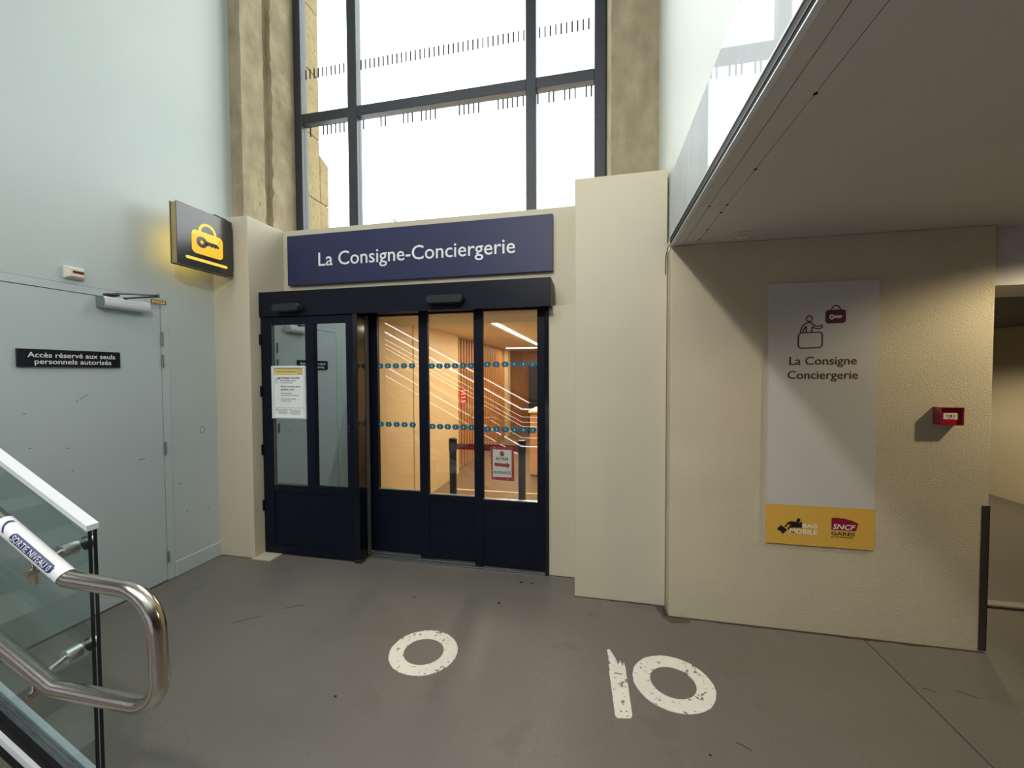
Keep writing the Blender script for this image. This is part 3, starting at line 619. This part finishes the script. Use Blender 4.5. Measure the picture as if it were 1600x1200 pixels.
# fire alarm call point
fa = thing('fire_alarm_point', (1.885, 2.61, 1.262), 'red fire alarm call point in a clear cover on roughcast wall', 'fire alarm')
MB().box(1.842, 1.938, 2.570, 2.611, 1.262, 1.350).build('body', 'alarm_red', fa, bevel=.002)
MB().box(1.838, 1.842, 2.556, 2.611, 1.257, 1.354).box(1.938, 1.942, 2.556, 2.611, 1.257, 1.354).box(1.842, 1.938, 2.556, 2.611, 1.350, 1.354).box(1.842, 1.938, 2.556, 2.611, 1.257, 1.262).build('cover_rim', 'alarm_cover', fa)
afp = MB().box(1.858, 1.924, 2.5685, 2.5700, 1.288, 1.322).build('front_plate', 'plastic_white', fa)
MB().prism(arc(1.891, 1.307, .0055, 0, 360, 14), (0, 2.5685, 0), XR, ZU, .0006).prism([(1.871, 1.307), (1.877, 1.303), (1.880, 1.307), (1.877, 1.311)], (0, 2.5685, 0), XR, ZU, .0006).prism([(1.911, 1.307), (1.905, 1.303), (1.902, 1.307), (1.905, 1.311)], (0, 2.5685, 0), XR, ZU, .0006).box(1.876, 1.906, 2.568, 2.5685, 1.295, 1.297).build('symbol', 'print_black', afp)
# soffit fitting
sf = thing('soffit_detector', (.82, 2.48, 2.33), 'small pale fitting under the soffit above the right wall', 'detector')
MB().box(.775, .875, 2.43, 2.51, 2.322, 2.33).build('base_plate', 'soffit_paint', sf, bevel=.003)
MB().box(.795, .845, 2.455, 2.50, 2.308, 2.322).build('sensor_head', 'plastic_white', sf, bevel=.005)

MB().tube([(.462, 2.603, 2.345), (.455, 2.66, 2.335), (.450, 2.712, 2.29), (.450, 2.715, 2.18)], .003, 6).build('loose_cable', 'guard_dark', label='thin loose cable hanging at the corner of the soffit', cat='cable')
# recessed lamps (outside the frame) that the right-hand side is lit by
def downlight(x, y, z, power, col, size, blend, label):
    t = thing('recessed_downlight', (x, y, z), label, 'lamp', 'recessed downlights on the right side')
    MB().ring((x, y), .07, .055, (0, 0, z), (1, 0, 0), (0, -1, 0), .006, n=24).build('rim', 'alu_white', t)
    MB().prism(arc(x, -y, .055, 0, 350, 24), (0, 0, z), (1, 0, 0), (0, -1, 0), .002).build('lens', 'lamp_warm', t)
    l = bpy.data.lights.new('downlight', 'SPOT'); l.energy = power; l.color = col; l.spot_size = math.radians(size); l.spot_blend = blend; l.shadow_soft_size = .04
    o = bpy.data.objects.new('downlight', l); COL.objects.link(o); o.parent = t; o.location = (0, 0, -.02)
downlight(2.70, 2.00, 2.33, 75, (1.0, .84, .54), 158, .35, 'recessed warm lamp in soffit near the right passage')
downlight(3.60, 5.60, 2.075, 100, (1.0, .84, .56), 146, .6, 'recessed warm lamp in the passage ceiling')

# ------------------------------------------------------------------ shop interior
MB().box(-2.25, -2.05, 3.25, 4.20, 0, 2.115).box(-2.25, -2.062, 4.20, 4.255, 0, 2.115).box(-2.25, -2.05, 4.255, 5.78, 0, 2.115).build('wall_shop_left', 'shop_wall', label='warm cream wall inside the shop, seen through leftmost panels', cat='wall', kind='structure')
MB().box(-2.9, .4, 3.21, 11, 2.115, 2.2).box(-1.9, -.33, 3.13, 3.21, 2.115, 2.2).build('ceiling_shop', 'shop_ceiling', label='low warm ceiling inside the shop', cat='ceiling', kind='structure')
MB().box(-.05, .1, 3.4, 11, 0, 2.115).box(-2.9, .4, 10.9, 11, 0, 2.115).box(-2.9, -2.79, 3.2, 11, 0, 2.115).build('wall_shop_back', 'shop_wall', label='warm cream walls at the far side of the shop', cat='wall', kind='structure')
sw = thing('slatted_wall', (-2.1, 7.5, 0), 'vertical wooden slat wall inside the shop', 'slat wall', kind='structure')
MB().box(-2.25, -2.13, 5.78, 9.3, 0, 2.115).build('backing', 'slat_back', sw)
sm = None
for i in range(24):
    y = 5.83 + .145 * i
    if sm is None:
        sm = MB().box(-2.13, -2.112, y, y + .085, 0.01, 2.105).build('slat', 'slat_wood', sw); y_first = y
    else:
        c = sm.copy(); COL.objects.link(c); c.parent = sw; c.location = (0, y - y_first, 0)
MB().box(-2.25, -2.04, 9.3, 9.6, 0, 2.115).build('wall_shop_column', 'shop_wall', label='pale column at the end of the slat wall', cat='column', kind='structure')
MB().box(-2.3, -1.2, 10.4, 10.5, 0, 2.115).build('wall_shop_wood', 'wood_panel', label='orange wood panelling at the back of the shop', cat='panelling', kind='structure')
MB().box(-1.85, -.2, 4.92, 4.96, 0, .008).build('trim_6', 'shop_wall', label='pale strip set across the shop floor', cat='floor strip', kind='structure')
def post(x, y, label):
    t = thing('queue_post', (x, y, 0), label, 'queue post', 'queue posts inside the shop')
    MB().tube([(x, y, .02), (x, y, .89)], .033, 20).build('pole', 'black_plastic', t, smooth=True)
    MB().tube([(x, y, .84), (x, y, .945), (x, y, .952)], [.038, .038, .030], 20).build('head', 'rubber', t, smooth=True)
    MB().tube([(x, y, 0), (x, y, .018), (x, y, .03)], [.16, .155, .05], 28).build('base', 'rubber', t, smooth=True)
    return t
post(-1.270, 3.42, 'black queue post behind the middle sliding panel')
post(-.625, 3.42, 'black queue post behind the rightmost sliding panel')
MB().box(-1.235, -.66, 3.418, 3.421, .850, .905).build('queue_belt', 'belt_red', label='red retractable belt between the two queue posts', cat='belt')
cn = thing('reception_counter', (-.62, 6.2, 0), 'peach coloured reception counter inside the shop', 'counter')
MB().box(-.94, -.3, 5.80, 6.5, 0.02, .95).build('body', 'counter_peach', cn, bevel=.004)
MB().box(-.96, -.28, 5.77, 6.53, .95, .98).build('top', 'shop_wall', cn, bevel=.004)
lk = thing('locker_bank', (-1.3, 10.2, 0), 'dark grey locker bank at the back of the shop', 'locker')
MB().box(-1.62, -.4, 9.85, 10.36, 0, 1.75).build('cabinet', 'screen_dark', lk)
for i in range(3):
    for j in range(3): MB().box(-1.60 + .4 * i, -1.22 + .4 * i, 9.835, 9.85, .06 + .56 * j, .58 + .56 * j).build('locker_door', 'screen_dark', lk, bevel=.004)
rn = thing('red_notice', (-2.1, 6.2, 1.1), 'small red poster with white lines on the slat wall', 'poster')
MB().box(-2.112, -2.104, 6.02, 6.32, 1.02, 1.30).build('sheet', 'notice_red', rn)
for z in (1.08, 1.14, 1.20, 1.25): MB().box(-2.104, -2.102, 6.06, 6.28, z, z + .015).build('print_line', 'sign_white', rn)
def led(p0, p1, wd, power, label):
    p0, p1 = Vector(p0), Vector(p1); d = (p1 - p0); n = Vector((-d.y, d.x, 0)).normalized() * wd / 2; mid = (p0 + p1) / 2
    t = thing('linear_led_light', tuple(mid), label, 'lamp', 'linear lights on the shop ceiling')
    mb = MB(); q = [p0 + n, p0 - n, p1 - n, p1 + n]; mb.add(q + [v - Vector((0, 0, .015)) for v in q], [(0, 1, 2, 3), (7, 6, 5, 4), (0, 4, 5, 1), (1, 5, 6, 2), (2, 6, 7, 3), (3, 7, 4, 0)])
    mb.build('diffuser', 'led_warm', t)
    l = bpy.data.lights.new('led_lamp', 'AREA'); l.shape = 'RECTANGLE'; l.size = d.length; l.size_y = wd * 2; l.energy = power; l.color = (1, .83, .58)
    o = bpy.data.objects.new('led_lamp', l); COL.objects.link(o); o.parent = t; o.location = (0, 0, -.03); o.rotation_euler = (0, 0, math.atan2(d.y, d.x))
led((-1.10, 3.82, 2.115), (-1.10, 8.0, 2.115), .045, 72, 'long linear light running into the shop')
led((-1.95, 8.75, 2.115), (-.6, 8.75, 2.115), .045, 22, 'short linear light across the back of the shop')

# ------------------------------------------------------------------ glass balustrade and handrail at the stairs
gb = thing('glass_balustrade', (-1.9, .94, 0), 'green tinted glass stair balustrade with pale metal cap at lower left', 'balustrade')
GX1, SL = -1.562, .5226
def gz(x): return 1.070 - (x - GX1) * SL
def bz(x): return .425 - (x + 1.99) * SL * .97
XL = -4.6
for k, (y0, y1) in enumerate(((.930, .9405), (.9435, .954))):
    mb = MB().add([(GX1, y0, bz(GX1) - .02), (GX1, y1, bz(GX1) - .02), (XL, y1, bz(XL) - .02), (XL, y0, bz(XL) - .02), (GX1, y0, gz(GX1)), (GX1, y1, gz(GX1)), (XL, y1, gz(XL)), (XL, y0, gz(XL))],
                  [(1, 0, 3, 2), (4, 5, 6, 7), (2, 3, 7, 6)], 1)
    mb.add([(GX1, y0, bz(GX1) - .02), (GX1, y1, bz(GX1) - .02), (GX1, y1, gz(GX1)), (GX1, y0, gz(GX1))], [(0, 1, 2, 3)], 1)
    mb.add([(GX1, y0, bz(GX1) - .02), (XL, y0, bz(XL) - .02), (XL, y0, gz(XL)), (GX1, y0, gz(GX1))], [(3, 2, 1, 0)], 0)
    mb.add([(GX1, y1, bz(GX1) - .02), (XL, y1, bz(XL) - .02), (XL, y1, gz(XL)), (GX1, y1, gz(GX1))], [(0, 1, 2, 3)], 0)
    mb.build('glass_ply', ['green_glass', 'glass_edge'], gb)
mb = MB()
for (dz0, dz1) in ((-.014, .004),):
    mb.add([(GX1 + .002, .926, gz(GX1) + dz0), (GX1 + .002, .958, gz(GX1) + dz0), (XL, .958, gz(XL) + dz0), (XL, .926, gz(XL) + dz0), (GX1 + .002, .926, gz(GX1) + dz1), (GX1 + .002, .958, gz(GX1) + dz1), (XL, .958, gz(XL) + dz1), (XL, .926, gz(XL) + dz1)],
           [(0, 3, 2, 1), (4, 5, 6, 7), (0, 1, 5, 4), (1, 2, 6, 5), (2, 3, 7, 6), (3, 0, 4, 7)])
mb.build('cap_rail', 'alu_white', gb)
def slab(y0, y1, d0, d1, m, nm):
    a_, b_ = -.75, XL
    za = max(bz(a_) + d0, -.1)
    MB().add([(a_, y0, bz(a_) + d0), (a_, y1, bz(a_) + d0), (b_, y1, bz(b_) + d0), (b_, y0, bz(b_) + d0), (a_, y0, bz(a_) + d1), (a_, y1, bz(a_) + d1), (b_, y1, bz(b_) + d1), (b_, y0, bz(b_) + d1)],
             [(0, 3, 2, 1), (4, 5, 6, 7), (0, 1, 5, 4), (1, 2, 6, 5), (2, 3, 7, 6), (3, 0, 4, 7)]).build(nm, m, gb)
slab(.958, .975, -.06, -.012, 'alu_white', 'shoe_profile')
slab(.916, .929, -.06, -.016, 'dark_slot', 'gasket')
slab(.905, .922, -.10, -.058, 'alu_white', 'shoe_profile')
slab(.895, .905, -.10, -.085, 'dark_slot', 'shadow_gap')
# stairs going up to the left
st = thing('staircase', (-2.4, .3, 0), 'grey stone stairs rising at the lower left corner', 'stairs')
for i in range(11):
    x1 = -1.86 - .31 * i; z = .162 * (i + 1)
    MB().box(x1 - .33, x1, -.55, .895, max(0, z - .4), z).build('step', 'stair_stone', st, bevel=.004)
# handrail
hr = thing('stair_handrail', (-1.5, .86, .6), 'brushed steel double handrail with a looped end at the stairs', 'handrail')
RY = .86; R0 = .0225
def bend(p, c, q, r, n=7):
    p, c, q = Vector(p), Vector(c), Vector(q); a_ = (p - c).normalized(); b_ = (q - c).normalized()
    ang = a_.angle(b_); t = r / math.tan(ang / 2); A = c + a_ * t; B = c + b_ * t; cc = c + (a_ + b_).normalized() * (r / math.sin(ang / 2)); out = []
    for i in range(n + 1):
        f = i / n; v = (A - cc).lerp(B - cc, f).normalized() * r; out.append(cc + v)
    return out
xu, zu, xl2, zl2 = -1.524, .943, -1.599, .601
up0 = (-4.4, RY, zu + (4.4 + xu) * .568); lo0 = (-4.4, RY, zl2 + (4.4 + xl2) * .476)
c1, c2 = (-1.205, RY, .936), (-1.190, RY, .604)
path = [up0, (xu, RY, zu)] + bend((xu, RY, zu), c1, c2, .115, 10) + bend(c1, c2, (xl2, RY, zl2), .09, 10) + [(xl2, RY, zl2), lo0]
MB().tube(path, R0, 28).build('rail', 'steel', hr, smooth=True)
for x, z in ((-1.614, 1.003), (-1.614, .668)):
    MB().tube([(x, RY, z - .010), (x, .895, z)], .007, 10).build('stem', 'alu', hr, smooth=True)
    MB().tube([(x, .893, z), (x, .930, z)], .021, 24).build('standoff', 'alu', hr, smooth=True)
    MB().tube([(x, .954, z), (x, .961, z)], .022, 24).build('washer', 'rubber', hr, smooth=True)
    MB().tube([(x, .960, z), (x, .968, z)], .022, 24).build('end_disc', 'alu', hr, smooth=True)
for x, z in ((-1.665, .985), (-1.685, .602)):
    MB().tube([(x, RY, z), (x + .005, RY - .002, z - .030)], .007, 10).tube([(x + .005, RY - .02, z - .03), (x + .005, RY + .02, z - .03)], .009, 12).box(x - .020, x + .010, RY - .004, RY + .004, z - .072, z - .030).build('saddle_clip', 'steel', hr, smooth=True)
# wrapped label on the handrail
hl = thing('handrail_label', (-1.64, .86, 1.0), 'white wrap around label with navy lettering on the upper handrail', 'label')
A = Vector((-1.535, RY, zu + .011 * .568)); D = Vector((-1, 0, .568)).normalized()       # from the lower end upwards
e1 = Vector((.15, -.72, .68)); e1 = (e1 - D * e1.dot(D)).normalized(); e2 = D.cross(e1)
def onrail(uu, vv, rr): a_ = vv / R0; return A + D * uu + (e1 * math.cos(a_) + e2 * math.sin(a_)) * rr
Wv = .245
if onrail(0, .01, R0).z < onrail(0, -.01, R0).z: vs_ = -1
else: vs_ = 1
def patch(u0, u1, v0, v1, r0, r1, nm, m, nu=2, nv=16, outline=None):
    mb = MB(); vs = []; fs = []
    for i in range(nu + 1):
        for j in range(nv + 1):
            uu = u0 + (u1 - u0) * i / nu; vv = v0 + (v1 - v0) * j / nv
            vs.append(onrail(uu, vv * vs_, r1))
    for i in range(nu):
        for j in range(nv):
            q = (i * (nv + 1) + j, (i + 1) * (nv + 1) + j, (i + 1) * (nv + 1) + j + 1, i * (nv + 1) + j + 1); fs.append(q)
    mb.add(vs, fs)
    o = mb.build(nm, m, hl); s_ = o.modifiers.new('solid', 'SOLIDIFY'); s_.thickness = r1 - r0; s_.offset = 0
    return o
patch(.0, Wv + .045, -.056, .050, R0 + .0004, R0 + .0012, 'wrap', 'sign_white', 2, 28)
def shape(pts, rr, nm, m):
    mb = MB(); k = len(pts); cx = sum(p[0] for p in pts) / k; cy = sum(p[1] for p in pts) / k
    mb.add([onrail(cx, cy * vs_, rr)] + [onrail(p[0], p[1] * vs_, rr) for p in pts], [(0, i + 1, (i + 1) % k + 1) for i in range(k)]); return mb.build(nm, m, hl)
mb = MB(); vs = []; fs = []; n = 24
for i in range(n + 1):
    uu = .030 + (.215 - .030) * i / n; ed = min(uu - .030, .215 - uu); hh = .0115 * (1 if ed > .006 else .55 + .45 * ed / .006)
    for j in range(7): vs.append(onrail(uu, (-.004 + hh * (j / 3 - 1)) * vs_, R0 + .0018))
for i in range(n):
    for j in range(6): fs.append((i * 7 + j, i * 7 + 7 + j, i * 7 + 8 + j, i * 7 + j + 1))
mb.add(vs, fs).build('navy_band', 'label_navy', hl)
MB().text('SORTIE NIVEAU 0', (0, 0, 0), XR, ZU, width=.168, height=.0145, bold=.004, fn=lambda x, y, z: onrail(.2065 - x, (-.0112 + y) * vs_, R0 + .0034 + z * .2)).build('lettering', 'sign_white', hl)
mb = MB(); vs = []; fs = []; n = 10
for i in range(n + 1):
    f = i / n; uu = .238 + .022 * math.sin(f * 2.2); vv = -.012 + .036 * f
    for j in range(3): vs.append(onrail(uu + .009 * (j / 2), vv * vs_, R0 + .0018))
for i in range(n):
    for j in range(2): fs.append((i * 3 + j, i * 3 + 3 + j, i * 3 + 4 + j, i * 3 + j + 1))
mb.add(vs, fs).build('arrow_mark', 'label_navy', hl)

# ------------------------------------------------------------------ escalator behind the viewer, mirrored in the door glass
es = thing('escalator', (-4.0, -2.0, 0), 'escalator rising to the left behind the viewer, mirrored in the door glass', 'escalator')
EX0, ESL = -1.35, .53
def ez(x): return max(0.0, (EX0 - x) * ESL)
def incl(y0, y1, d0, d1, m, nm, xs=(-.45, EX0, -8.6)):
    mb = MB(); vs = []; fs = []
    for x in xs: vs += [(x, y0, ez(x) + d0), (x, y1, ez(x) + d0), (x, y1, ez(x) + d1), (x, y0, ez(x) + d1)]
    k = len(xs)
    for i in range(k - 1):
        for j in range(4): fs.append((4 * i + j, 4 * i + (j + 1) % 4, 4 * i + 4 + (j + 1) % 4, 4 * i + 4 + j))
    fs += [(0, 3, 2, 1), (4 * k - 4, 4 * k - 3, 4 * k - 2, 4 * k - 1)]
    mb.add(vs, fs); return mb.build(nm, m, es)
for y in (-1.45, -2.65):
    incl(y - .015, y + .015, .18, .88, 'escalator_panel', 'balustrade_panel')
    incl(y - .06, y + .06, -.3, .18, 'alu', 'skirt')
    incl(y - .035, y + .035, .88, .90, 'alu', 'rail_profile')
    hp = [(-8.6, y, ez(-8.6) + .94), (EX0, y, .94), (-.62, y, .94)] + [(-.62 + .36 * math.sin(t), y, .58 + .36 * math.cos(t)) for t in [math.pi * i / 10 for i in range(1, 11)]] + [(-1.0, y, .22)]
    MB().tube(hp, .035, 12).build('handrail', 'rubber', es, smooth=True)
    incl(y + .016, y + .024, .84, .866, 'led_cool', 'led_strip')
    for d_ in (.30, .52, .60, .70): incl(y + .016, y + .019, d_, d_ + .007, 'led_cool', 'led_strip')
    incl(y + .062, y + .07, .14, .155, 'led_cool', 'led_strip')
    incl(y + .062, y + .066, -.05, -.04, 'led_cool', 'led_strip')
for i in range(24):
    x = EX0 - .4 * i * .85
    MB().box(x - .36, x, -2.58, -1.52, max(0, ez(x - .2) - .2), ez(x - .2)).build('step', 'escalator_panel', es)
